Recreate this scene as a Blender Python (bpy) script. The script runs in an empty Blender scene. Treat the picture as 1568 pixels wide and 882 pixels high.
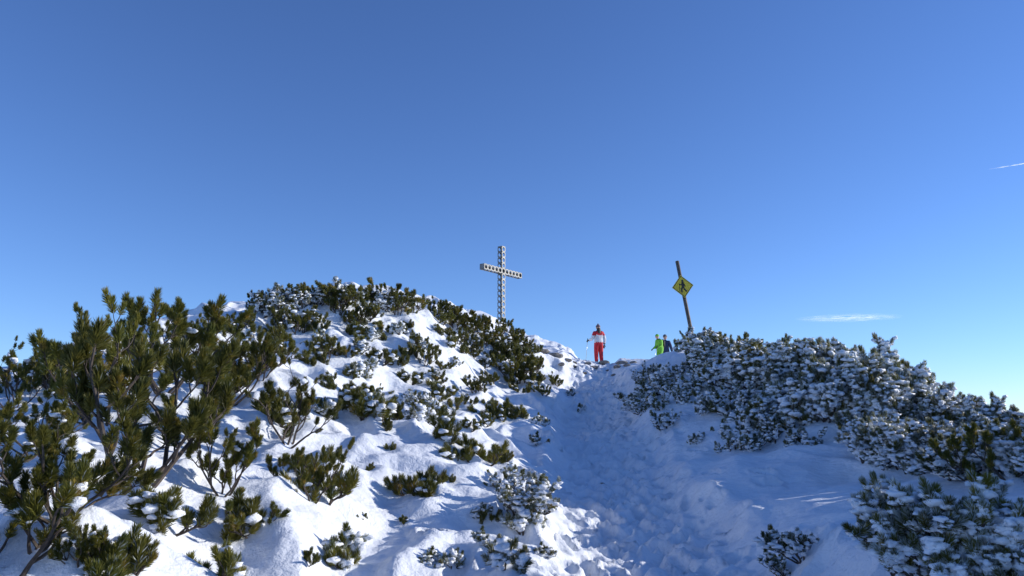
import bpy, bmesh, math, random
import numpy as np
from mathutils import Vector, Matrix, Quaternion
random.seed(7)
SUN_AZ, SUN_EL = 80.0, 18.0
scene = bpy.context.scene
scene.view_settings.view_transform = 'Standard'
scene.view_settings.look = 'None'
scene.view_settings.exposure = 0

# ------------------------------------------------------------ camera
CAM = Vector((0, 0, 1.6)); PITCH = math.radians(10); FPX = 1140.0
cd = bpy.data.cameras.new("camera"); cam = bpy.data.objects.new("camera", cd)
scene.collection.objects.link(cam); scene.camera = cam
cam.location = CAM; cam.rotation_euler = (math.pi/2+PITCH, 0, 0)
cd.sensor_width = 36; cd.lens = 36*FPX/1568; cd.clip_start = 0.05; cd.clip_end = 60000

def ray(u, v):
    a = (u-784)/FPX; b = (441-v)/FPX
    y = math.cos(PITCH)-b*math.sin(PITCH); z = math.sin(PITCH)+b*math.cos(PITCH)
    return a/y, z/y
def P(u, v, d):
    ax, az = ray(u, v)
    return (ax*d, d, 1.6+az*d)

# ------------------------------------------------------------ material helpers
def mat(name):
    m = bpy.data.materials.new(name); m.use_nodes = True
    nt = m.node_tree; b = nt.nodes["Principled BSDF"]
    return m, nt, b
def noisecol(nt, b, c1, c2, scale, detail=4, coord='Object', lo=.35, hi=.65):
    tc = nt.nodes.new("ShaderNodeTexCoord"); n = nt.nodes.new("ShaderNodeTexNoise")
    n.inputs["Scale"].default_value = scale; n.inputs["Detail"].default_value = detail
    r = nt.nodes.new("ShaderNodeValToRGB")
    r.color_ramp.elements[0].position = lo; r.color_ramp.elements[1].position = hi
    r.color_ramp.elements[0].color = (*c1, 1); r.color_ramp.elements[1].color = (*c2, 1)
    nt.links.new(tc.outputs[coord], n.inputs["Vector"]); nt.links.new(n.outputs["Fac"], r.inputs["Fac"])
    nt.links.new(r.outputs["Color"], b.inputs["Base Color"])
    return tc, n, r
def simple(name, c1, c2=None, scale=8, rough=.7, metal=0.0):
    m, nt, b = mat(name)
    c2 = c2 or tuple(x*.7 for x in c1)
    noisecol(nt, b, c1, c2, scale)
    b.inputs["Roughness"].default_value = rough; b.inputs["Metallic"].default_value = metal
    return m

def snow_material():
    m, nt, b = mat("snow")
    tc, n, r = noisecol(nt, b, (.78, .81, .86), (.86, .88, .90), 1.3)
    b.inputs["Roughness"].default_value = .55
    b.inputs["Specular IOR Level"].default_value = .25
    n1 = nt.nodes.new("ShaderNodeTexNoise"); n1.inputs["Scale"].default_value = 7; n1.inputs["Detail"].default_value = 6
    n2 = nt.nodes.new("ShaderNodeTexNoise"); n2.inputs["Scale"].default_value = 60; n2.inputs["Detail"].default_value = 3
    for q in (n1, n2): nt.links.new(tc.outputs["Object"], q.inputs["Vector"])
    b1 = nt.nodes.new("ShaderNodeBump"); b1.inputs["Strength"].default_value = .7; b1.inputs["Distance"].default_value = .06
    b2 = nt.nodes.new("ShaderNodeBump"); b2.inputs["Strength"].default_value = .6; b2.inputs["Distance"].default_value = .01
    nt.links.new(n1.outputs["Fac"], b1.inputs["Height"]); nt.links.new(n2.outputs["Fac"], b2.inputs["Height"])
    nt.links.new(b1.outputs["Normal"], b2.inputs["Normal"]); nt.links.new(b2.outputs["Normal"], b.inputs["Normal"])
    return m
SNOW = snow_material()

def needle_material(name, c1, c2, c3):
    m, nt, b = mat(name)
    tc, n, r = noisecol(nt, b, c1, c2, 5, 3, lo=.3, hi=.6)
    e = r.color_ramp.elements.new(.72); e.color = (*c3, 1)
    oi = nt.nodes.new("ShaderNodeObjectInfo"); hs = nt.nodes.new("ShaderNodeHueSaturation")
    mr = nt.nodes.new("ShaderNodeMapRange"); mr.inputs["To Min"].default_value = .8; mr.inputs["To Max"].default_value = 1.35
    nt.links.new(oi.outputs["Random"], mr.inputs["Value"]); nt.links.new(mr.outputs["Result"], hs.inputs["Value"])
    nt.links.new(r.outputs["Color"], hs.inputs["Color"]); nt.links.new(hs.outputs["Color"], b.inputs["Base Color"])
    b.inputs["Roughness"].default_value = .5
    b.inputs["Specular IOR Level"].default_value = .35
    tr = nt.nodes.new("ShaderNodeBsdfTranslucent"); mx = nt.nodes.new("ShaderNodeMixShader"); mx.inputs[0].default_value = .3
    nt.links.new(hs.outputs["Color"], tr.inputs["Color"])
    nt.links.new(b.outputs[0], mx.inputs[1]); nt.links.new(tr.outputs[0], mx.inputs[2])
    nt.links.new(mx.outputs[0], nt.nodes["Material Output"].inputs["Surface"])
    return m
NEEDLE = needle_material("pine_needles", (.07, .085, .016), (.17, .155, .026), (.33, .22, .045))
FROST = needle_material("frosted_needles", (.28, .31, .28), (.50, .54, .54), (.76, .79, .82))
BARK = simple("pine_bark", (.035, .025, .02), (.09, .07, .055), 14, .85)
MATS_PLANT = [NEEDLE, FROST, BARK, SNOW]

# ------------------------------------------------------------ numpy noise
def perlin(x, y, seed=0):
    rs = np.random.RandomState(seed); perm = rs.permutation(256)
    ang = rs.rand(256)*2*np.pi
    xi = np.floor(x).astype(int); yi = np.floor(y).astype(int)
    xf = x-xi; yf = y-yi
    def g(ix, iy, fx, fy):
        h = perm[(perm[ix & 255]+iy) & 255]
        return np.cos(ang[h])*fx+np.sin(ang[h])*fy
    u = xf**3*(xf*(xf*6-15)+10); v = yf**3*(yf*(yf*6-15)+10)
    a = g(xi, yi, xf, yf); b = g(xi+1, yi, xf-1, yf)
    c = g(xi, yi+1, xf, yf-1); d = g(xi+1, yi+1, xf-1, yf-1)
    return (a+(b-a)*u)+((c+(d-c)*u)-(a+(b-a)*u))*v
def sstep(a, b, x):
    t = np.clip((x-a)/(b-a), 0, 1); return t*t*(3-2*t)

# ------------------------------------------------------------ terrain
pix = [  # path
 (1000,882,6.5),(930,720,13),(910,640,20),(900,580,27),(915,550,32),
 # left hill crest
 (400,462,20),(500,448,22),(580,450,23),(640,465,24),(720,490,26),(800,520,28),(850,538,30),
 (0,600,12),(60,575,13.5),(150,540,15),(280,500,17.5),
 # left hill face
 (500,600,13),(600,700,10),(600,882,5.5),(300,882,4.5),(100,882,4),(100,740,6),(300,740,7.2),(450,780,7),
 (0,680,8),(200,620,10.5),(350,600,12),(700,600,18),(750,600,20.5),(810,640,19),(650,640,14.5),(760,700,12.5),(700,780,8.8),
 (820,820,8),(700,545,21),(600,520,19),(450,520,17.5),(300,545,15),(820,570,26),
 # right bank
 (1060,535,24),(1000,552,29),(1150,560,19),(1250,562,17),(1330,590,15),(1400,632,13),(1500,678,11),(1568,705,10),
 (1000,600,20),(1100,650,14.5),(1250,740,10),(1150,800,8.5),(1350,740,9),(1450,730,8.2),(1300,850,5.6),(1500,800,6),
 (1200,882,5.2),(1450,882,4.4),(1050,720,12)]
ctrl = [P(*p) for p in pix]
ctrl += [(0,0,0),(0,3,.12),(-3,0,.6),(-8,0,.6),(-8,7,1.3),(-14,12,1.2),(3,0,.2),(4,3.2,.8),(8,3,1.1),(9,8,.95),(13,15,.0),(14,22,.0),
 (10,24,2.1),(7,28,3.3),(3.6,38,3.5),(8,34,3.0),(0,38,4.8),(-.5,34,5.45),(-6,34,4.4),(-12,30,2.2),(-14,20,1.2),(-22,10,-.5),(20,8,-1),
 (0,60,-3),(-40,30,-10),(40,30,-10),(0,-20,-4),(-30,-10,-6),(30,-10,-6),(-20,50,-6),(20,50,-6),(5.9,32.5,3.75)]
C = np.array(ctrl, float)
def tphi(r2): return .5*r2*np.log(r2+1e-9)
n = len(C)
D2 = ((C[:, None, :2]-C[None, :, :2])**2).sum(2)
A = np.zeros((n+3, n+3)); A[:n, :n] = tphi(D2)+np.eye(n)*.15
A[:n, n] = 1; A[:n, n+1:] = C[:, :2]; A[n, :n] = 1; A[n+1:, :n] = C[:, :2].T
W = np.linalg.solve(A, np.concatenate([C[:, 2], [0, 0, 0]]))
def tps(X, Y):
    Z = W[n]+W[n+1]*X+W[n+2]*Y
    for i in range(n):
        Z = Z+W[i]*tphi((X-C[i, 0])**2+(Y-C[i, 1])**2)
    return Z
def growth(start, step, end, f=1.09):
    out = []; p = start
    while abs(p) < end:
        p += step; step *= f; out.append(p)
    return out
xs = list(np.arange(-8, 8.01, .045))
xs = sorted([-q for q in growth(8, .07, 9000)]+xs+growth(8, .07, 9000))
ys = list(np.arange(3, 14, .04))+list(np.arange(14, 34, .09))
ys = sorted([3-q for q in growth(0, .08, 3000)]+ys+growth(34, .12, 12000))
xs = np.array(xs); ys = np.array(ys)
X, Y = np.meshgrid(xs, ys)
cx = np.clip(X, -45, 45); cy = np.clip(Y, -25, 62)
Z = tps(cx, cy)
R = np.hypot(X, Y-15)
far = -14-420*(1-np.exp(-(R-40).clip(0)/700))+60*perlin(X/400, Y/400, 3)*sstep(100, 700, R)+8*perlin(X/60, Y/60, 4)*sstep(50, 150, R)
Z = Z*(1-sstep(36, 62, R))+far*sstep(36, 62, R)
# path mask
py = np.array([-5, 4, 6.5, 10, 13, 20, 27, 32, 36]); px = np.array([.3, 1.1, 1.3, 1.5, 1.7, 2.25, 2.8, 3.6, 4.2])
pc = np.interp(Y, py, px); dist = np.abs(X-pc-.3*perlin(Y/1.7, Y*0+.3, 9))
pmask = 1-sstep(.75, 1.2, dist)
pmask = pmask*(Y < 37)*(Y > -6)
near = 1-sstep(40, 60, R)
# drifts
wx = X+.5*perlin(X/2, Y/2, 21); wy = Y+.5*perlin(X/2, Y/2, 22)
drift = .50*perlin(wx/1.9, wy/1.5, 11)+.15*(1-2*np.abs(perlin(wx/.9, wy/1.2, 12))*1.6)+.13*perlin(wx/.42, wy/.5, 13)+.026*perlin(wx/.13, wy/.13, 14)
leftw = np.where(X < pc, .55+.45*np.clip((pc-X-.6)/1.2, 0, 1), .45)
Z += near*drift*(1-pmask*.8)*leftw
Z -= .22*pmask*near
Z += .07*perlin(X/.27, Y/.33, 31)*pmask+.02*perlin(X/.11, Y/.13, 32)*pmask
rs = np.random.RandomState(5)
dent = np.zeros_like(Z); rim = np.zeros_like(Z)
for k in range(1300):
    y0 = 4+29*rs.rand()**1.4; x0 = np.interp(y0, py, px)+rs.randn()*.5
    if rs.rand() < .12: x0 += rs.randn()*.8
    a = rs.randn()*.5; L = .17; w = .09; dep = .05+.12*rs.rand()
    i0, i1 = np.searchsorted(ys, [y0-.45, y0+.45]); j0, j1 = np.searchsorted(xs, [x0-.45, x0+.45])
    gx = X[i0:i1, j0:j1]-x0; gy = Y[i0:i1, j0:j1]-y0
    lx = gx*math.cos(a)-gy*math.sin(a); ly = gx*math.sin(a)+gy*math.cos(a)
    q = np.sqrt((lx/w)**2+(ly/L)**2)
    dent[i0:i1, j0:j1] = np.maximum(dent[i0:i1, j0:j1], dep*(1-sstep(.5, 1.25, q)))
    rim[i0:i1, j0:j1] = np.maximum(rim[i0:i1, j0:j1], .3*dep*np.exp(-((q-1.45)/.3)**2))
Z += rim-dent
def ground_z(x, y):
    j = min(max(np.searchsorted(xs, x)-1, 0), len(xs)-2); i = min(max(np.searchsorted(ys, y)-1, 0), len(ys)-2)
    fx = (x-xs[j])/(xs[j+1]-xs[j]); fy = (y-ys[i])/(ys[i+1]-ys[i])
    return float((Z[i, j]*(1-fx)+Z[i, j+1]*fx)*(1-fy)+(Z[i+1, j]*(1-fx)+Z[i+1, j+1]*fx)*fy)
def hit(u, v, tmax=40):
    ax, az = ray(u, v); y = 3.0
    while y < tmax:
        if 1.6+az*y < ground_z(ax*y, y): return Vector((ax*y, y, ground_z(ax*y, y)))
        y += .05
    return None
ny, nx = Z.shape
V = np.stack([X, Y, Z], 2).reshape(-1, 3)
idx = np.arange(ny*nx).reshape(ny, nx)
Q = np.stack([idx[:-1, :-1], idx[:-1, 1:], idx[1:, 1:], idx[1:, :-1]], 2).reshape(-1, 4)
me = bpy.data.meshes.new("snow_ground")
me.vertices.add(len(V)); me.vertices.foreach_set("co", V.ravel())
me.loops.add(Q.size); me.loops.foreach_set("vertex_index", Q.ravel().astype(np.int32))
me.polygons.add(len(Q)); me.polygons.foreach_set("loop_start", np.arange(0, Q.size, 4, dtype=np.int32))
me.update(calc_edges=True); me.validate()
me.polygons.foreach_set("use_smooth", np.ones(len(me.polygons), bool))
me.materials.append(SNOW)
og = bpy.data.objects.new("snow_ground", me); scene.collection.objects.link(og)

# ------------------------------------------------------------ plants
class MB:
    def __init__(s): s.V = []; s.F = []; s.M = []; s.n = 0
    def add(s, v, f, m):
        v = np.asarray(v, float); f = np.asarray(f, int)
        s.V.append(v); s.F.append(f+s.n)
        s.M.append(np.full(len(f), m) if np.isscalar(m) else np.asarray(m)); s.n += len(v)
    def mesh(s, name, mats, smooth_from=None):
        V = np.concatenate(s.V); F = np.concatenate(s.F); M = np.concatenate(s.M)
        me = bpy.data.meshes.new(name)
        me.vertices.add(len(V)); me.vertices.foreach_set("co", V.ravel())
        me.loops.add(F.size); me.loops.foreach_set("vertex_index", F.ravel().astype(np.int32))
        me.polygons.add(len(F)); me.polygons.foreach_set("loop_start", np.arange(0, F.size, 3, dtype=np.int32))
        me.polygons.foreach_set("material_index", M.astype(np.int32))
        me.update(calc_edges=True)
        me.polygons.foreach_set("use_smooth", (M == 3))
        for m in mats: me.materials.append(m)
        return me
def tube(mb, pts, rad, sides, m):
    pts = [np.array(p) for p in pts]; v = []; f = []
    for i, p in enumerate(pts):
        t = pts[min(i+1, len(pts)-1)]-pts[max(i-1, 0)]; t = t/np.linalg.norm(t)
        a = np.cross(t, [.31, .87, .38]); a /= np.linalg.norm(a); b = np.cross(t, a)
        for k in range(sides):
            th = 2*math.pi*k/sides; v.append(p+rad[i]*(a*math.cos(th)+b*math.sin(th)))
    for i in range(len(pts)-1):
        for k in range(sides):
            a0 = i*sides+k; a1 = i*sides+(k+1) % sides; b0 = a0+sides; b1 = a1+sides
            f += [(a0, a1, b1), (a0, b1, b0)]
    mb.add(v, f, m)
nrs = np.random.RandomState(3)
def tuft_template(N=200, L=.12):
    t = nrs.rand(N)**.85; phi = nrs.rand(N)*2*np.pi
    al = np.radians(55-38*t+nrs.randn(N)*8)
    ln = (.058+.016*nrs.rand(N))*(1-.1*t)
    rad = np.stack([np.cos(phi), np.sin(phi), 0*phi], 1)
    d = rad*np.sin(al)[:, None]+np.array([0, 0, 1])*np.cos(al)[:, None]
    base = np.stack([0*t, 0*t, t*L], 1)+rad*.008
    side = np.cross(d, nrs.randn(N, 3)); side /= np.linalg.norm(side, axis=1)[:, None]
    w = .0036
    V = np.stack([base-side*w, base+side*w, base+d*ln[:, None]*.65+side*w*.8, base+d*ln[:, None]], 1)
    V = V.reshape(-1, 3); k = np.arange(N)[:, None]*4
    F = np.concatenate([k+np.array([0, 1, 2]), k+np.array([0, 2, 3])])
    return V, F, np.concatenate([t, t])
TUFTS = [tuft_template() for _ in range(8)]
bm = bmesh.new(); bmesh.ops.create_icosphere(bm, subdivisions=2, radius=1)
ICO_V = np.array([v.co[:] for v in bm.verts]); ICO_F = np.array([[v.index for v in f.verts] for f in bm.faces]); bm.free()
def blob(mb, c, r, rg, flat=.75):
    v = ICO_V.copy(); o = rg.rand(3)*50
    nse = perlin(v[:, 0]*1.6+o[0]+v[:, 2], v[:, 1]*1.6+o[1]-v[:, 2], int(rg.randint(5)))
    v = v*(1+1.1*nse)[:, None]*np.array([r*(.7+.8*rg.rand()), r*(.7+.8*rg.rand()), r*flat])
    mb.add(v+c, ICO_F, 3)
def basis(d):
    d = d/np.linalg.norm(d); a = np.cross(d, [.2, .9, .1]); a /= np.linalg.norm(a)
    return np.stack([a, np.cross(d, a), d], 1)
def add_tuft(mb, p, d, rg, sc, snow):
    V, F, t = TUFTS[rg.randint(len(TUFTS))]
    s = sc*(.7+.6*rg.rand()); B = basis(d)
    V2 = (V*s)@B.T+p
    load = snow*(.1+1.5*rg.rand()) if snow > 0 else 0
    if snow > 0:
        m = (rg.rand(len(F)//2) < load*.68*(.3+.8*t[:len(F)//2])).astype(int); m = np.concatenate([m, m])
    else: m = 0
    mb.add(V2, F, m)
    if snow > 0 and rg.rand() < load*.85:
        for q in range(rg.randint(1, 4)):
            off = (rg.rand(3)-.5)*.08*s
            blob(mb, p+B[:, 2]*.115*s*(.2+.85*rg.rand())+off+np.array([0, 0, .012]), s*(.018+.042*rg.rand()), rg, .6)
def shrub(name, seed, H, nst, maxlev, sc=1.0, snow=0.0, spread=65, twig=1.0, xt=.3):
    rg = np.random.RandomState(seed); mb = MB()
    def branch(p, d, L, r, lev):
        ns = 7 if lev == 0 else 5
        pts = [p]; rad = [r]; up = .10 if lev == 0 else .20
        for i in range(ns):
            d = d+np.array([0, 0, up])+rg.randn(3)*.2; d /= np.linalg.norm(d)
            p = p+d*L/ns; pts.append(p); rad.append(r*(1-.75*(i+1)/ns)+.003)
            if lev < maxlev and i >= (1 if lev == 0 else 1):
                for q in range(1+(rg.rand() < xt)):
                    if xt < .1 and rg.rand() < .3: continue
                    e = np.cross(d, rg.randn(3)); e /= np.linalg.norm(e); e[2] *= .5
                    dd = d*.6+e*.8
                    branch(p, dd/np.linalg.norm(dd), L*(.25+.28*rg.rand())*twig, rad[-1]*.7, lev+1)
            if lev == maxlev and i >= ns-2 and L > .2 and rg.rand() < .5:
                e = rg.randn(3); e[2] = abs(e[2]); add_tuft(mb, p, d+.6*e/np.linalg.norm(e)+np.array([0, 0, .3]), rg, sc*.85, snow)
        add_tuft(mb, p-d*.03, d+np.array([0, 0, .6]), rg, sc, snow)
        tube(mb, pts, rad, 5 if lev == 0 else 4, 2)
        if snow > .3 and lev > 0:
            for q in pts[1:]:
                if rg.rand() < .3*snow: blob(mb, q+np.array([0, 0, .015]), .02+.03*rg.rand(), rg)
    for i in range(nst):
        az = 2*math.pi*(i+rg.rand()*.8)/nst; le = math.radians(12+(spread-12)*rg.rand()**.7)
        d = np.array([math.sin(le)*math.cos(az), math.sin(le)*math.sin(az), math.cos(le)])
        branch(np.array([d[0]*.05, d[1]*.05, -.12]), d, H*(.7+.5*rg.rand()), .009+.011*H, 0)
    return mb.mesh(name, MATS_PLANT)
BIG = [shrub("pine_big_%d" % i, 10+i, 1.15, 5, 2, 1.2, 0.03, 76, .8, .05) for i in range(6)]
MED = [shrub("pine_med_%d" % i, 30+i, .5, 5, 1, 1.0, .12, 70) for i in range(5)]
SML = [shrub("pine_sml_%d" % i, 50+i, .24, 3, 1, .85, .15, 70) for i in range(4)]
SNB = [shrub("snowpine_big_%d" % i, 70+i, .68, 6, 2, .9, .85, 80, .85) for i in range(5)]
SNM = [shrub("snowpine_med_%d" % i, 80+i, .45, 6, 1, .9, .88, 78) for i in range(5)]
SNS = [shrub("snowpine_sml_%d" % i, 90+i, .22, 4, 1, .75, .75, 75) for i in range(3)]

def empty(name, loc=(0, 0, 0)):
    e = bpy.data.objects.new(name, None); e.location = loc; scene.collection.objects.link(e); return e
prs = random.Random(11)
def put(meshes, x, y, s, name, parent=None, sink=.0, tilt=.12):
    o = bpy.data.objects.new(name, prs.choice(meshes)); scene.collection.objects.link(o)
    o.location = (x, y, ground_z(x, y)-sink); o.scale = (s*prs.uniform(.9, 1.15), s*prs.uniform(.9, 1.15), s*prs.uniform(.85, 1.1))
    o.rotation_euler = (prs.uniform(-tilt, tilt), prs.uniform(-tilt, tilt), prs.uniform(0, 6.28))
    if parent: o.parent = parent
    return o
def putpx(meshes, u, v, s, name, parent=None, sink=0, tilt=.12):
    h = hit(u, v)
    if h is None: print("MISS", u, v); return
    return put(meshes, h.x, h.y, s, name, parent, sink, tilt)

# big left pines
for u, v, s in [(215, 745, .9), (95, 800, .5), (290, 690, .9), (50, 700, .5), (350, 620, .85), (160, 650, .85), (-40, 740, .5), (440, 680, .6), (250, 600, .95), (20, 630, .5), (150, 595, .75), (310, 580, .9), (400, 580, .65), (480, 770, .42), (90, 610, .55), (340, 760, .45)]:
    putpx(BIG, u, v, s, "mugo_pine")
for u, v, s in [(385, 820, .5), (5, 885, .8), (800, 590, 1.3), (780, 560, 1.3), (120, 870, .35), (745, 590, .9), (780, 580, 1.2), (800, 560, 1.2), (765, 545, 1.1),
                (260, 540, 1.0), (300, 520, .9), (340, 510, .8), (370, 500, .7), (220, 560, 1.0), (30, 600, .9), (80, 590, .9), (120, 575, .9)]:
    putpx(MED, u, v, s, "mugo_pine")
hillp = empty("hillside_mugo_pines")
for u, v, s in [(410, 555, 1.1), (455, 510, 1.1), (500, 550, .8), (540, 500, .95), (560, 490, .9), (600, 470, 1.2), (640, 475, 1.1), (665, 480, 1.0), (690, 490, .9), (520, 480, .9), (560, 470, .9), (430, 500, .8),
                (715, 500, .9), (740, 505, 1), (765, 512, .9), (790, 525, 1), (650, 560, .8), (720, 540, .9), (700, 525, .8), (640, 530, .7), (730, 600, .8), (760, 550, .9),
                (575, 610, .5), (640, 640, .6), (850, 590, .8), (820, 570, .8), (580, 470, .8), (835, 605, .6),
                (610, 480, 1.0), (675, 495, 1.0), (700, 500, 1), (725, 510, 1), (750, 520, 1), (775, 530, 1.1), (470, 500, .8), (740, 530, .9), (800, 540, .9)]:
    putpx(MED, u, v, s, "mugo_pine_shrub", hillp)
for k in range(85):
    u = prs.uniform(480, 830); v = prs.uniform(470+(u-500)*.2, 650)
    putpx(SML+SNS[:1], u, v, prs.uniform(.7, 1.4), "mugo_pine_shrub", hillp)
for u, v, s in [(640, 755, 1.2), (740, 705, 1.3), (690, 705, 1), (720, 700, 1.1), (665, 670, 1.3), (770, 710, 1), (230, 795, 1), (560, 640, 1.4), (520, 870, .8), (190, 880, 1), (330, 885, .8), (740, 800, .5),
                (500, 740, 1.2), (540, 605, 1.2), (760, 640, 1), (150, 890, .8), (385, 810, 1.1), (250, 800, .8), (690, 625, 1.2), (600, 560, 1.2), (655, 755, 1), (490, 765, 1.2), (410, 640, 1.4), (440, 640, 1.3),
                (565, 720, .35), (600, 690, .4), (470, 860, .4), (620, 800, .3), (690, 740, .4), (560, 800, .3), (450, 720, .8), (715, 655, .8), (590, 655, .7)]:
    putpx(SML, u, v, s, "mugo_pine_shrub", hillp)
for u, v, s in [(770, 750, .6), (800, 770, .6), (790, 790, .6), (820, 790, .6), (830, 750, .9), (800, 810, .9), (780, 870, .8), (690, 870, .5), (660, 865, .5), (745, 835, .5), (890, 630, .9), (875, 605, .8),
                (830, 650, .9), (835, 850, .5), (825, 680, .8), (740, 790, .5), (640, 640, .9), (520, 860, 1), (640, 630, .7)]:
    putpx(SNM+MED[:2] if s in (.6, .7) else SNS, u, v, s, "mugo_pine_shrub", hillp)
crest = empty("frosted_crest_pines")
for k in range(30):
    u = prs.uniform(370, 600); v0 = np.interp(u, [370, 400, 500, 600], [490, 470, 455, 462])
    putpx(SNS+SNM+MED[:3], u, v0+prs.uniform(2, 14), prs.uniform(.7, 1.1), "frosted_pine_shrub", crest)
# right thicket
thick = empty("snow_covered_pine_thicket")
def scatter(meshes, poly, num, s0, s1, parent, nm="snow_covered_pine", sink=.05):
    us = [p[0] for p in poly]; vs = [p[1] for p in poly]; c = 0; tries = 0
    while c < num and tries < num*30:
        tries += 1
        u = prs.uniform(min(us), max(us)); v = prs.uniform(min(vs), max(vs)); ins = False; j = len(poly)-1
        for i in range(len(poly)):
            if (poly[i][1] > v) != (poly[j][1] > v) and u < (poly[j][0]-poly[i][0])*(v-poly[i][1])/(poly[j][1]-poly[i][1])+poly[i][0]: ins = not ins
            j = i
        if ins: putpx(meshes, u, v, prs.uniform(s0, s1), nm, parent, sink); c += 1
scatter(SNM+SNB, [(1075, 545), (1250, 566), (1330, 595), (1400, 645), (1400, 690), (1300, 670), (1180, 620), (1060, 580)], 70, .7, 1.2, thick)
scatter(MED+SNM, [(1075, 540), (1250, 560), (1330, 590), (1250, 580), (1075, 560)], 26, .8, 1.3, thick)
scatter(SNM, [(960, 580), (1040, 570), (1060, 610), (1020, 660), (985, 640)], 22, .7, 1.0, thick)
scatter(SNS+SNM, [(1050, 580), (1200, 620), (1260, 690), (1150, 700), (1010, 660)], 26, .6, 1.0, thick)
scatter(SNM+SNB, [(1390, 630), (1440, 640), (1580, 690), (1580, 720), (1480, 690), (1390, 660)], 22, .6, .95, thick)
scatter(SNB+BIG[:1], [(1390, 685), (1568, 725), (1600, 750), (1500, 745), (1400, 715)], 14, .5, .75, thick)
scatter(SNM+SNB, [(1330, 660), (1420, 690), (1400, 725), (1330, 710)], 8, .6, .85, thick)
scatter(SNM+SNB, [(1400, 860), (1590, 835), (1600, 900), (1380, 900)], 10, .45, .7, thick)
for u, v, s in [(1230, 860, .55), (1200, 885, .45), (1380, 820, .5), (1500, 830, .5)]: putpx(SNM, u, v, s, "snow_covered_pine", thick)
# unseen oversized pines added past the right frame edge to shade the path
for k in range(110):
    x = prs.uniform(4.5, 10); y = prs.uniform(0, 8.5)
    if x < y*.69+2.9: continue
    put(SNB, x, y, prs.uniform(1.6, 2.1), "snow_covered_pine", thick)

# ------------------------------------------------------------ mesh utils
def obj(name, me, parent=None, loc=None):
    o = bpy.data.objects.new(name, me); scene.collection.objects.link(o)
    if parent: o.parent = parent
    if loc: o.location = loc
    return o
def cyl(name, p0, p1, r0, r1, m, parent=None, seg=12):
    p0 = Vector(p0); p1 = Vector(p1); d = p1-p0
    bm = bmesh.new(); bmesh.ops.create_cone(bm, cap_ends=True, segments=seg, radius1=r0, radius2=r1, depth=d.length)
    bmesh.ops.transform(bm, matrix=Matrix.Translation((p0+p1)/2) @ d.to_track_quat('Z', 'Y').to_matrix().to_4x4(), verts=bm.verts)
    me = bpy.data.meshes.new(name); bm.to_mesh(me); bm.free(); me.materials.append(m)
    for p in me.polygons: p.use_smooth = len(p.vertices) == 4
    return obj(name, me, parent)

# ------------------------------------------------------------ rocks
ROCK = simple("limestone_rock", (.12, .11, .095), (.28, .25, .22), 5, .9)
rocks = empty("summit_rocks")
for u, v, s in [(850, 545, .22), (835, 540, .18), (868, 552, .15), (880, 556, .12), (925, 556, .2), (940, 553, .18), (952, 556, .15), (900, 557, .12), (960, 560, .12), (880, 562, .1), (930, 568, .09), (922, 741, .035), (945, 562, .14), (860, 560, .12), (910, 563, .12), (895, 572, .1), (970, 556, .14), (940, 575, .1)]:
    h = hit(u, v)
    if h is None: continue
    mb = MB(); v_ = ICO_V.copy(); o_ = prs.random()*40
    nz = perlin(v_[:, 0]*1.5+o_+v_[:, 2]*.7, v_[:, 1]*1.5-v_[:, 2], 2)
    v_ = np.round(v_*(1+.8*nz)[:, None]*2.2)/2.2*.5+v_*.5
    mb.add(v_*np.array([s*1.5, s, s*.6]), ICO_F, 0)
    o = obj("rock", mb.mesh("rock", [ROCK]), rocks); o.location = h; o.rotation_euler = (0, 0, prs.random()*6)

# ------------------------------------------------------------ summit cross
STEEL = simple("weathered_galvanised_steel", (.24, .24, .23), (.15, .15, .14), 6, .55, .2)
HOLE_SHADE = simple("hole_shade_black", (.03, .03, .032), (.05, .05, .05), 6, .7)  # near-black colour that puts shade into the holes of the cross
def perforated(bm, org, ux, uy, ncell, cs, r, seg=16):
    org = Vector(org); ux = Vector(ux); uy = Vector(uy)
    for c in range(ncell):
        cen = org+uy*(cs*(c+.5)); inner = []; outer = []
        for k in range(seg):
            th = 2*math.pi*(k+.5)/seg; cx_, sy_ = math.cos(th), math.sin(th); q = 1/max(abs(cx_), abs(sy_))
            inner.append(bm.verts.new(cen+ux*(cx_*r)+uy*(sy_*r)))
            outer.append(bm.verts.new(cen+ux*(cx_*q*cs/2)+uy*(sy_*q*cs/2)))
        for k in range(seg):
            bm.faces.new((inner[k], outer[k], outer[(k+1) % seg], inner[(k+1) % seg]))
def beam(name, p0, ax, n1, n2, ncell, cs, parent, r):
    bm = bmesh.new(); ax = Vector(ax); n1 = Vector(n1); n2 = Vector(n2); p0 = Vector(p0)
    for nn, tt in ((n1, n2), (-n1, n2), (n2, n1), (-n2, n1)):
        perforated(bm, p0+nn*cs/2, tt, ax, ncell, cs, r)
    for e in (0, ncell*cs):
        vs_ = [bm.verts.new(p0+ax*e+n1*a*cs/2+n2*b*cs/2) for a, b in ((1, 1), (1, -1), (-1, -1), (-1, 1))]; bm.faces.new(vs_)
    bmesh.ops.remove_doubles(bm, verts=bm.verts, dist=.001)
    bmesh.ops.recalc_face_normals(bm, faces=bm.faces)
    me = bpy.data.meshes.new(name); bm.to_mesh(me); bm.free(); me.materials.append(STEEL)
    o = obj(name, me, parent); md = o.modifiers.new("plate", 'SOLIDIFY'); md.thickness = .012
    c = cyl(name+"_hole_shade", p0+ax*.03, p0+ax*(ncell*cs-.03), cs*.2, cs*.2, HOLE_SHADE, parent, 8)  # added filler; blocks the sky so the holes look dark inside
    return o
CD = 34.0; cxp, _, topz = P(768, 378, CD)
cs = .26
gz = ground_z(cxp, CD)
cross = empty("summit_cross", (cxp, CD, topz)); cross.rotation_euler = (0, 0, math.radians(53))
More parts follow.
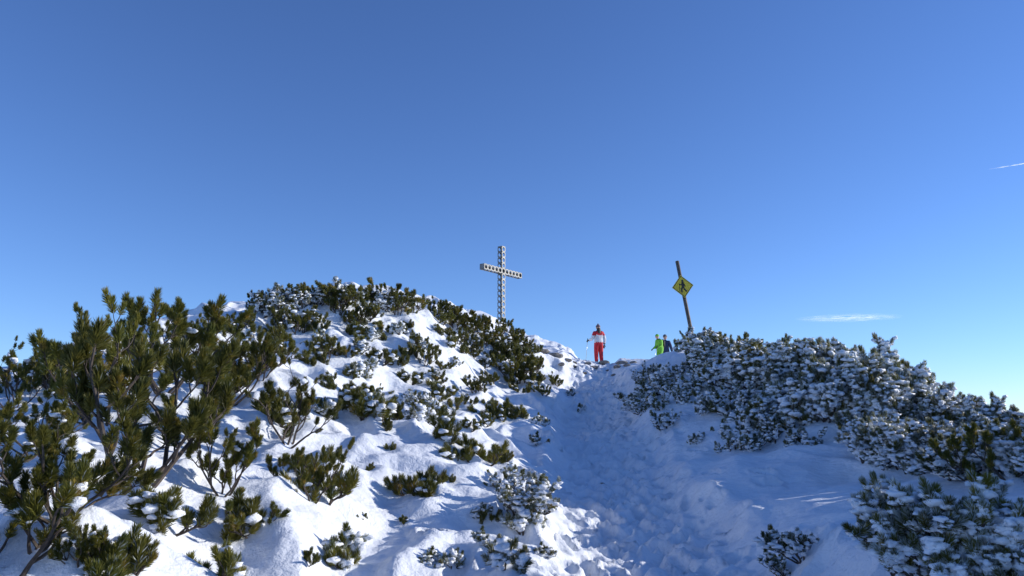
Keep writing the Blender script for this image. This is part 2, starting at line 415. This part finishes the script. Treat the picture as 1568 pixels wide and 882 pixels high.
nsh = int((topz-gz+.4)/cs)+1; armz = -4.5*cs
beam("upright", (0, 0, -nsh*cs), (0, 0, 1), (1, 0, 0), (0, 1, 0), nsh, cs, cross, cs*.36)
beam("left_arm", (-cs/2-.002, 0, armz), (-1, 0, 0), (0, 0, 1), (0, 1, 0), 5, cs, cross, cs*.36)
beam("right_arm", (cs/2+.002, 0, armz), (1, 0, 0), (0, 0, 1), (0, 1, 0), 5, cs, cross, cs*.36)

# ------------------------------------------------------------ sign
YEL = simple("yellow_sign_paint", (.68, .55, .03), (.56, .44, .03), 3, .45)
BLK = simple("black_sign_paint", (.012, .012, .012), (.02, .02, .02), 3, .5)
POLE = simple("rusty_steel_pole", (.10, .075, .055), (.19, .16, .13), 9, .7, .3)
SD = 22.0
bx, by, bz = P(1063, 530, SD); tx, ty, tz = P(1037, 401, SD)
sign = empty("hiking_trail_sign", (bx, by, bz))
dv = Vector((tx-bx, 0, tz-bz)); L = dv.length; tilt = math.atan2(dv.x, dv.z)
sign.rotation_euler = (0, tilt, 0)
cyl("pole", (0, 0, -1.2), (0, 0, L), .055, .055, POLE, sign, 14)
cyl("pole_cap", (0, 0, L+.002), (0, 0, L+.03), .06, .045, POLE, sign, 14)
def flat(name, pts, y0, th, m, parent, bev=0):
    bm = bmesh.new(); vs_ = [bm.verts.new((p[0], y0, p[1])) for p in pts]; f = bm.faces.new(vs_)
    r = bmesh.ops.extrude_face_region(bm, geom=[f]); bmesh.ops.translate(bm, verts=[g for g in r['geom'] if isinstance(g, bmesh.types.BMVert)], vec=(0, th, 0))
    bmesh.ops.recalc_face_normals(bm, faces=bm.faces)
    me = bpy.data.meshes.new(name); bm.to_mesh(me); bm.free(); me.materials.append(m)
    return obj(name, me, parent)
h = .345
sc_z = L*(1-.30)
board = empty("sign_board"); board.parent = sign; board.location = (.0, -.075, sc_z); board.rotation_euler = (0, 0, math.radians(10))
def rdia(h, k=.03):
    out = []
    for i in range(4):
        a = i*math.pi/2+math.pi/2; c = Vector((math.cos(a), math.sin(a)))*h; t = Vector((-math.sin(a), math.cos(a)))
        for q in (-1, 0, 1):
            out.append((c+t*q*k*1.0-c.normalized()*abs(q)*k))
    return out
flat("yellow_plate", rdia(h), 0, .012, YEL, board)
o1 = rdia(h*.93); o2 = rdia(h*.87)
bm = bmesh.new(); a_ = [bm.verts.new((p[0], -.004, p[1])) for p in o1]; b_ = [bm.verts.new((p[0], -.004, p[1])) for p in o2]
for i in range(len(a_)): bm.faces.new((a_[i], a_[(i+1) % len(a_)], b_[(i+1) % len(a_)], b_[i]))
me = bpy.data.meshes.new("border_line"); bm.to_mesh(me); bm.free(); me.materials.append(BLK); obj("border_line", me, board)
def limb(name, pts, w):
    for i in range(len(pts)-1):
        a = Vector(pts[i]); b = Vector(pts[i+1]); d = (b-a).normalized(); s_ = Vector((-d.y, d.x))*w; d = d*w*.5
        flat(name+"_%d" % i, [a-d-s_, b+d-s_, b+d+s_, a-d+s_], -.006-.0015*i-.0007*prs.random(), .004, BLK, board)
limb("walker_torso", [(.0, -.01), (.015, .11)], .036)
limb("walker_front_leg", [(.0, -.01), (-.055, -.08), (-.06, -.17)], .022)
limb("walker_back_leg", [(.005, -.01), (.04, -.1), (.09, -.16)], .022)
limb("walker_front_arm", [(.01, .10), (-.05, .05), (-.09, .07)], .015)
limb("walker_back_arm", [(.015, .10), (.06, .05), (.07, -.01)], .015)
limb("walker_stick", [(-.095, .1), (-.12, -.16)], .006)
flat("walker_head", [(.02+.036*math.cos(t*.5236), .165+.036*math.sin(t*.5236)) for t in range(12)], -.0075, .004, BLK, board)
flat("clamp", [(-.1, -.02), (.1, -.02), (.1, .02), (-.1, .02)], .0135, .03, POLE, board)

# ------------------------------------------------------------ people
def skinmesh(verts, edges, root=0, sub=2):
    bm = bmesh.new(); lay = bm.verts.layers.skin.verify()
    vs_ = []
    for i, (co, r) in enumerate(verts):
        v = bm.verts.new(co); rr = r if isinstance(r, tuple) else (r, r); v[lay].radius = rr; v[lay].use_root = (i == root); vs_.append(v)
    for a, b in edges: bm.edges.new((vs_[a], vs_[b]))
    me = bpy.data.meshes.new("t"); bm.to_mesh(me); bm.free()
    o = bpy.data.objects.new("t", me); scene.collection.objects.link(o)
    o.modifiers.new("s", 'SKIN').use_smooth_shade = True
    m = o.modifiers.new("u", 'SUBSURF'); m.levels = sub; m.render_levels = sub
    dg = bpy.context.evaluated_depsgraph_get(); out = bpy.data.meshes.new_from_object(o.evaluated_get(dg))
    bpy.data.objects.remove(o)
    for p in out.polygons: p.use_smooth = True
    return out
SKIN = simple("skin", (.55, .33, .24), (.5, .29, .2), 20, .5)
HAIR = simple("dark_hair", (.03, .02, .015), (.06, .04, .03), 40, .6)
def cloth(n, c): return simple(n, c, tuple(x*.82 for x in c), 12, .75)
RED = cloth("red_fabric", (.62, .02, .03)); WHT = cloth("white_fabric", (.75, .75, .76)); BLKF = cloth("black_fabric", (.02, .02, .024))
GRN = cloth("lime_green_fabric", (.19, .52, .04)); NAVY = cloth("navy_fabric", (.015, .03, .10)); PINK = cloth("grey_pink_knit", (.20, .12, .13)); GREY = cloth("grey_fabric", (.12, .13, .15))
ORDER = [RED, WHT, BLKF, GRN, NAVY, PINK, GREY, SKIN, HAIR]
def person(name, loc, rotz, J, colour, hatmat, hair=True, scale=1.0, helmet=False):
    """J: joint dict, local space facing -Y; colour(label, co)->material"""
    root = empty(name, loc); root.rotation_euler = (0, 0, rotz); root.scale = (scale,)*3
    names = ["pelvis", "waist", "chest", "collar", "neck"]
    rad = {"pelvis": (.175, .14), "waist": (.17, .14), "chest": (.20, .155), "collar": (.11, .10), "neck": (.06, .06)}
    vs_ = [(J[k], rad[k]) for k in names]; ed = [(0, 1), (1, 2), (2, 3), (3, 4)]
    bones = [("torso", J["pelvis"], J["waist"]), ("torso", J["waist"], J["chest"]), ("torso", J["chest"], J["collar"]), ("neck", J["collar"], J["neck"])]
    for s in "LR":
        prev = 2
        pts = [J["sh"+s], J["el"+s], J["wr"+s]]
        seq = [(pts[0], .092), (tuple((Vector(pts[0])+Vector(pts[1]))/2), .08), (pts[1], .07), (tuple((Vector(pts[1])+Vector(pts[2]))/2), .063), (pts[2], .046)]
        for co, r in seq:
            vs_.append((co, r)); ed.append((prev, len(vs_)-1)); prev = len(vs_)-1
        bones += [("uparm", pts[0], pts[1]), ("forearm", pts[1], pts[2])]
        prev = 0; pts = [J["hip"+s], J["kn"+s], J["an"+s], J["toe"+s]]
        seq = [(pts[0], .125), (tuple((Vector(pts[0])+Vector(pts[1]))/2), .115), (pts[1], .092), (tuple(Vector(pts[1])*.6+Vector(pts[2])*.4), .09), (pts[2], .07), (pts[3], .048)]
        for co, r in seq:
            vs_.append((co, r)); ed.append((prev, len(vs_)-1)); prev = len(vs_)-1
        bones += [("thigh", pts[0], pts[1]), ("shin", pts[1], pts[2]), ("boot", pts[2], pts[3])]
    me = skinmesh(vs_, ed)
    me.materials.clear()
    for m in ORDER: me.materials.append(m)
    for p in me.polygons:
        c = p.center; best = None; bd = 9
        for l, a, b in bones:
            a = Vector(a); b = Vector(b); t = max(0, min(1, (c-a).dot(b-a)/(b-a).length_squared)); d = (c-(a+(b-a)*t)).length
            if l == "torso": d -= .06
            if d < bd: bd = d; best = (l, t)
        p.material_index = ORDER.index(colour(best[0], best[1], c))
    obj("body", me, root)
    # boots
    for s in "LR":
        a = Vector(J["an"+s]); t = Vector(J["toe"+s]); d = (t-a); d.z = 0; d.normalize()
        bm_ = skinmesh([((a.x-d.x*.05, a.y-d.y*.05, a.z-.05), .055), (tuple(a+Vector((0, 0, .08))), .075), ((a.x+d.x*.09, a.y+d.y*.09, a.z-.045), .052), ((a.x+d.x*.19, a.y+d.y*.19, a.z-.05), .042)], [(0, 1), (0, 2), (2, 3)])
        bm_.materials.clear(); bm_.materials.append(BLKF); obj("boot_"+s, bm_, root)
    # hands (gloved, five fingers)
    for s in "LR":
        w = Vector(J["wr"+s]); e = Vector(J["el"+s]); d = (w-e).normalized(); sd = d.cross(Vector((0, 0, 1)))
        if sd.length < .2: sd = Vector((0, -1, 0))
        sd.normalize(); nn = d.cross(sd)
        hv = [(tuple(w), .032), (tuple(w+d*.05), (.042, .028))]; he = [(0, 1)]
        for k, ln in enumerate((.075, .085, .08, .062)):
            o_ = sd*(.033-.022*k); b0 = w+d*.09+o_; b1 = b0+d*ln*.5+nn*.012; b2 = b1+d*ln*.3+nn*.035
            i = len(hv); hv += [(tuple(b0), .0125), (tuple(b1), .0115), (tuple(b2), .0095)]; he += [(1, i), (i, i+1), (i+1, i+2)]
        b0 = w+d*.04+sd*.045; i = len(hv); hv += [(tuple(b0), .014), (tuple(b0+d*.035+sd*.02+nn*.015), .012), (tuple(b0+d*.06+sd*.02+nn*.03), .01)]; he += [(1, i), (i, i+1), (i+1, i+2)]
        hm = skinmesh(hv, he, 0, 1); hm.materials.clear(); hm.materials.append(BLKF); obj("glove_"+s, hm, root)
    # head
    hc = Vector(J["head"]); bm = bmesh.new(); bmesh.ops.create_uvsphere(bm, u_segments=28, v_segments=20, radius=1)
    for v in bm.verts:
        x, y, z = v.co; jaw = 1-.28*max(0, -z)**1.3
        q = Vector((x*.078*jaw, y*.098*(1-.1*max(0, -z)), z*.118))
        if y < -.6:
            q.y -= .024*math.exp(-((x/.16)**2+((z+.1)/.2)**2))       # nose
            q.y += .010*math.exp(-(((abs(x)-.36)/.16)**2+((z-.08)/.14)**2))  # sockets
            q.y -= .006*math.exp(-((x/.3)**2+((z+.5)/.08)**2))
        v.co = q+hc
    me = bpy.data.meshes.new("head"); bm.to_mesh(me); bm.free(); me.materials.append(SKIN)
    for p in me.polygons: p.use_smooth = True
    obj("head", me, root)
    def ell(nm, c, r, m, cutz=None, seg=16):
        bm = bmesh.new(); bmesh.ops.create_uvsphere(bm, u_segments=seg, v_segments=seg, radius=1)
        for v in bm.verts:
            if cutz is not None and v.co.z < cutz: v.co.z = cutz
            v.co = Vector((v.co.x*r[0], v.co.y*r[1], v.co.z*r[2]))+Vector(c)
        me = bpy.data.meshes.new(nm); bm.to_mesh(me); bm.free(); me.materials.append(m)
        for p in me.polygons: p.use_smooth = True
        return obj(nm, me, root)
    for sx in (-1, 1):
        ell("eye", hc+Vector((sx*.03, -.083, .01)), (.011, .009, .008), BLKF, None, 8)
        ell("ear", hc+Vector((sx*.079, .005, -.005)), (.011, .022, .03), SKIN, None, 8)
    ell("mouth", hc+Vector((0, -.088, -.055)), (.022, .008, .005), RED, None, 8)
    ell("helmet" if helmet else "knit_hat", hc+Vector((0, .008, .035)), (.096, .114, .108), hatmat, -.1)
    if not helmet: ell("pompom", hc+Vector((0, .01, .155)), (.03, .03, .03), hatmat, None, 10)
    if hair:
        hm = skinmesh([(tuple(hc+Vector((0, .055, .0))), (.085, .06)), (tuple(hc+Vector((0, .075, -.08))), (.10, .06)), (tuple(hc+Vector((0, .10, -.2))), (.10, .06)), (tuple(hc+Vector((0, .13, -.28))), (.05, .03))], [(0, 1), (1, 2), (2, 3)])
        hm.materials.clear(); hm.materials.append(HAIR); obj("hair", hm, root)
    return root
ALU = simple("pole_aluminium", (.6, .6, .62), (.5, .5, .5), 5, .3, .6)
def trek(parent, top, bot, nm):
    e = bpy.data.objects.new(nm, None); scene.collection.objects.link(e); e.parent = parent
    top = Vector(top); bot = Vector(bot); d = (bot-top).normalized()
    cyl("shaft", top, bot, .010, .007, ALU, e, 8); cyl("grip", top-d*.06, top+d*.08, .018, .016, BLKF, e, 8)
    cyl("basket", bot-d*.08, bot-d*.065, .045, .045, BLKF, e, 12)
def pack(parent, c, m, w=.16):
    bm = bmesh.new(); bmesh.ops.create_cube(bm, size=1)
    bmesh.ops.scale(bm, verts=bm.verts, vec=(w*2, .2, .46)); bmesh.ops.bevel(bm, geom=bm.edges[:], offset=.07, segments=4, affect='EDGES')
    bmesh.ops.translate(bm, verts=bm.verts, vec=c)
    me = bpy.data.meshes.new("backpack"); bm.to_mesh(me); bm.free(); me.materials.append(m)
    for p in me.polygons: p.use_smooth = True
    obj("backpack", me, parent)
BASE = dict(pelvis=(0, 0, .95), waist=(0, 0, 1.1), chest=(0, 0, 1.29), collar=(0, 0, 1.43), neck=(0, -.01, 1.5), head=(0, -.02, 1.6),
 shL=(.19, 0, 1.37), elL=(.28, .03, 1.12), wrL=(.30, -.06, .90), shR=(-.19, 0, 1.37), elR=(-.28, .03, 1.12), wrR=(-.30, -.08, .9),
 hipL=(.09, 0, .87), knL=(.11, -.02, .49), anL=(.12, .03, .10), toeL=(.13, -.12, .05), hipR=(-.09, 0, .87), knR=(-.11, -.02, .49), anR=(-.12, .03, .1), toeR=(-.14, -.12, .05))
# hiker in red/white seen from behind: local -Y turned away from camera, local +X is then on the left
J = dict(BASE); J.update(wrL=(.34, -.24, 1.08), elL=(.29, .02, 1.11), head=(.0, -.03, 1.6), elR=(-.27, .06, 1.12), wrR=(-.27, -.04, .89))
def colA(l, t, c):
    if l == "neck": return BLKF
    if l == "torso": return BLKF if c.z > 1.43 else (RED if c.z > 1.29 else (WHT if c.z > .97 else RED))
    if l == "uparm": return RED if t < .45 else WHT
    if l == "forearm": return WHT if t < .7 else BLKF
    return RED if l in ("thigh", "shin") else BLKF
hx, hy, _ = P(917, 548, 31.5)
pz = ground_z(hx, hy)
pa = person("hiker_in_red_and_white", (hx, hy, pz-.02), math.radians(196), J, colA, PINK)
trek(pa, (.37, -.32, 1.10), (.45, -.42, .0), "trekking_pole_a")
# green skier in profile, facing left, stooping
J2 = dict(BASE); J2.update(chest=(0, -.06, 1.28), collar=(0, -.10, 1.41), neck=(0, -.13, 1.48), head=(0, -.17, 1.575),
 shL=(.18, -.07, 1.35), shR=(-.18, -.07, 1.35), elL=(.22, -.10, 1.10), wrL=(.2, -.30, 1.02), elR=(-.22, -.08, 1.09), wrR=(-.2, -.28, .98),
 knL=(.11, -.16, .53), anL=(.12, .0, .12), toeL=(.12, -.15, .06), knR=(-.11, -.05, .5), anR=(-.12, .14, .12), toeR=(-.12, .0, .06))
def colB(l, t, c): return BLKF if l in ("boot",) else GRN
gx, gy, gzz = P(1011, 540, 32.0)
pb = person("skier_in_green", (gx, gy, ground_z(gx, gy)), math.radians(-62), J2, colB, GRN, False, .84, True)
pack(pb, (0, .16, 1.22), BLKF); trek(pb, (.2, -.34, 1.05), (.25, -.75, .0), "ski_pole")
def colC(l, t, c): return NAVY if l in ("torso", "uparm", "forearm", "neck") else BLKF
gx2, gy2, _ = P(1019, 540, 32.8)
pc_ = person("skier_in_navy", (gx2, gy2, ground_z(gx2, gy2)), math.radians(150), dict(BASE), colC, GREY, False, .97, True)

# ------------------------------------------------------------ cloud & contrail
def veil(name, dens, sx, sy, scale, stretch):
    m, nt, b = mat(name); nt.nodes.remove(b)
    tc = nt.nodes.new("ShaderNodeTexCoord"); mp = nt.nodes.new("ShaderNodeMapping"); mp.inputs["Scale"].default_value = stretch
    nz = nt.nodes.new("ShaderNodeTexNoise"); nz.inputs["Scale"].default_value = scale; nz.inputs["Detail"].default_value = 5
    gr = nt.nodes.new("ShaderNodeTexGradient"); gr.gradient_type = 'SPHERICAL'
    m2 = nt.nodes.new("ShaderNodeMapping"); m2.inputs["Scale"].default_value = (1/sx, 1/sy, 1)
    ra = nt.nodes.new("ShaderNodeMapRange"); ra.inputs["From Min"].default_value = .38; ra.inputs["From Max"].default_value = .7
    mu = nt.nodes.new("ShaderNodeMath"); mu.operation = 'MULTIPLY'; mu2 = nt.nodes.new("ShaderNodeMath"); mu2.operation = 'MULTIPLY'; mu2.inputs[1].default_value = dens; mu2.use_clamp = True
    nt.links.new(tc.outputs["Object"], mp.inputs[0]); nt.links.new(mp.outputs[0], nz.inputs["Vector"])
    nt.links.new(tc.outputs["Object"], m2.inputs[0]); nt.links.new(m2.outputs[0], gr.inputs[0])
    nt.links.new(nz.outputs["Fac"], ra.inputs["Value"]); nt.links.new(ra.outputs["Result"], mu.inputs[0])
    nt.links.new(gr.outputs["Fac"], mu.inputs[1]); nt.links.new(mu.outputs[0], mu2.inputs[0])
    tr = nt.nodes.new("ShaderNodeBsdfTransparent"); tl = nt.nodes.new("ShaderNodeBsdfTranslucent"); df = nt.nodes.new("ShaderNodeBsdfDiffuse")
    ad = nt.nodes.new("ShaderNodeAddShader"); mx = nt.nodes.new("ShaderNodeMixShader")
    for q in (tl, df): q.inputs["Color"].default_value = (.95, .95, .95, 1)
    nt.links.new(tl.outputs[0], ad.inputs[0]); nt.links.new(df.outputs[0], ad.inputs[1])
    nt.links.new(mu2.outputs[0], mx.inputs[0]); nt.links.new(tr.outputs[0], mx.inputs[1]); nt.links.new(ad.outputs[0], mx.inputs[2])
    nt.links.new(mx.outputs[0], nt.nodes["Material Output"].inputs["Surface"]); return m
def sheet(name, c, sx, sy, m, rz=0):
    me = bpy.data.meshes.new(name); me.from_pydata([(-sx, -sy, 0), (sx, -sy, 0), (sx, sy, 0), (-sx, sy, 0)], [], [(0, 1, 2, 3)])
    me.materials.append(m); o = obj(name, me); o.location = c; o.rotation_euler = (0, 0, rz); return o
sheet("cloud", P(1300, 487, 9000), 640, 420, veil("thin_cloud", 1.3, 640, 420, .006, (1, 2.5, 1)), math.radians(-4))
sheet("contrail", P(1570, 250, 9000), 420, 30, veil("contrail_ice", 3.0, 420, 30, .01, (1, 1, 1)), math.radians(-36))

# ------------------------------------------------------------ light
w = bpy.data.worlds.new("World"); scene.world = w; w.use_nodes = True; nt = w.node_tree
bg = nt.nodes["Background"]; sky = nt.nodes.new("ShaderNodeTexSky"); sky.sky_type = 'NISHITA'; sky.sun_disc = False
sky.sun_elevation = math.radians(SUN_EL); sky.sun_rotation = math.radians(SUN_AZ); sky.altitude = 1400; sky.air_density = 1.0; sky.dust_density = 0.0; sky.ozone_density = 3.2
tint = nt.nodes.new("ShaderNodeMix"); tint.data_type = 'RGBA'; tint.blend_type = 'MULTIPLY'; tint.inputs[0].default_value = 1; tint.inputs[7].default_value = (.76, .93, 1.30, 1)
nt.links.new(sky.outputs[0], tint.inputs[6])
nt.links.new(tint.outputs[2], bg.inputs[0]); bg.inputs[1].default_value = .14
sl = bpy.data.lights.new("sun", 'SUN'); sl.energy = 4.8; sl.angle = math.radians(.5); sl.color = (1, .95, .87)
so = bpy.data.objects.new("sun", sl); scene.collection.objects.link(so)
a, e = math.radians(SUN_AZ), math.radians(SUN_EL)
so.rotation_euler = Vector((math.sin(a)*math.cos(e), math.cos(a)*math.cos(e), math.sin(e))).to_track_quat('Z', 'Y').to_euler()
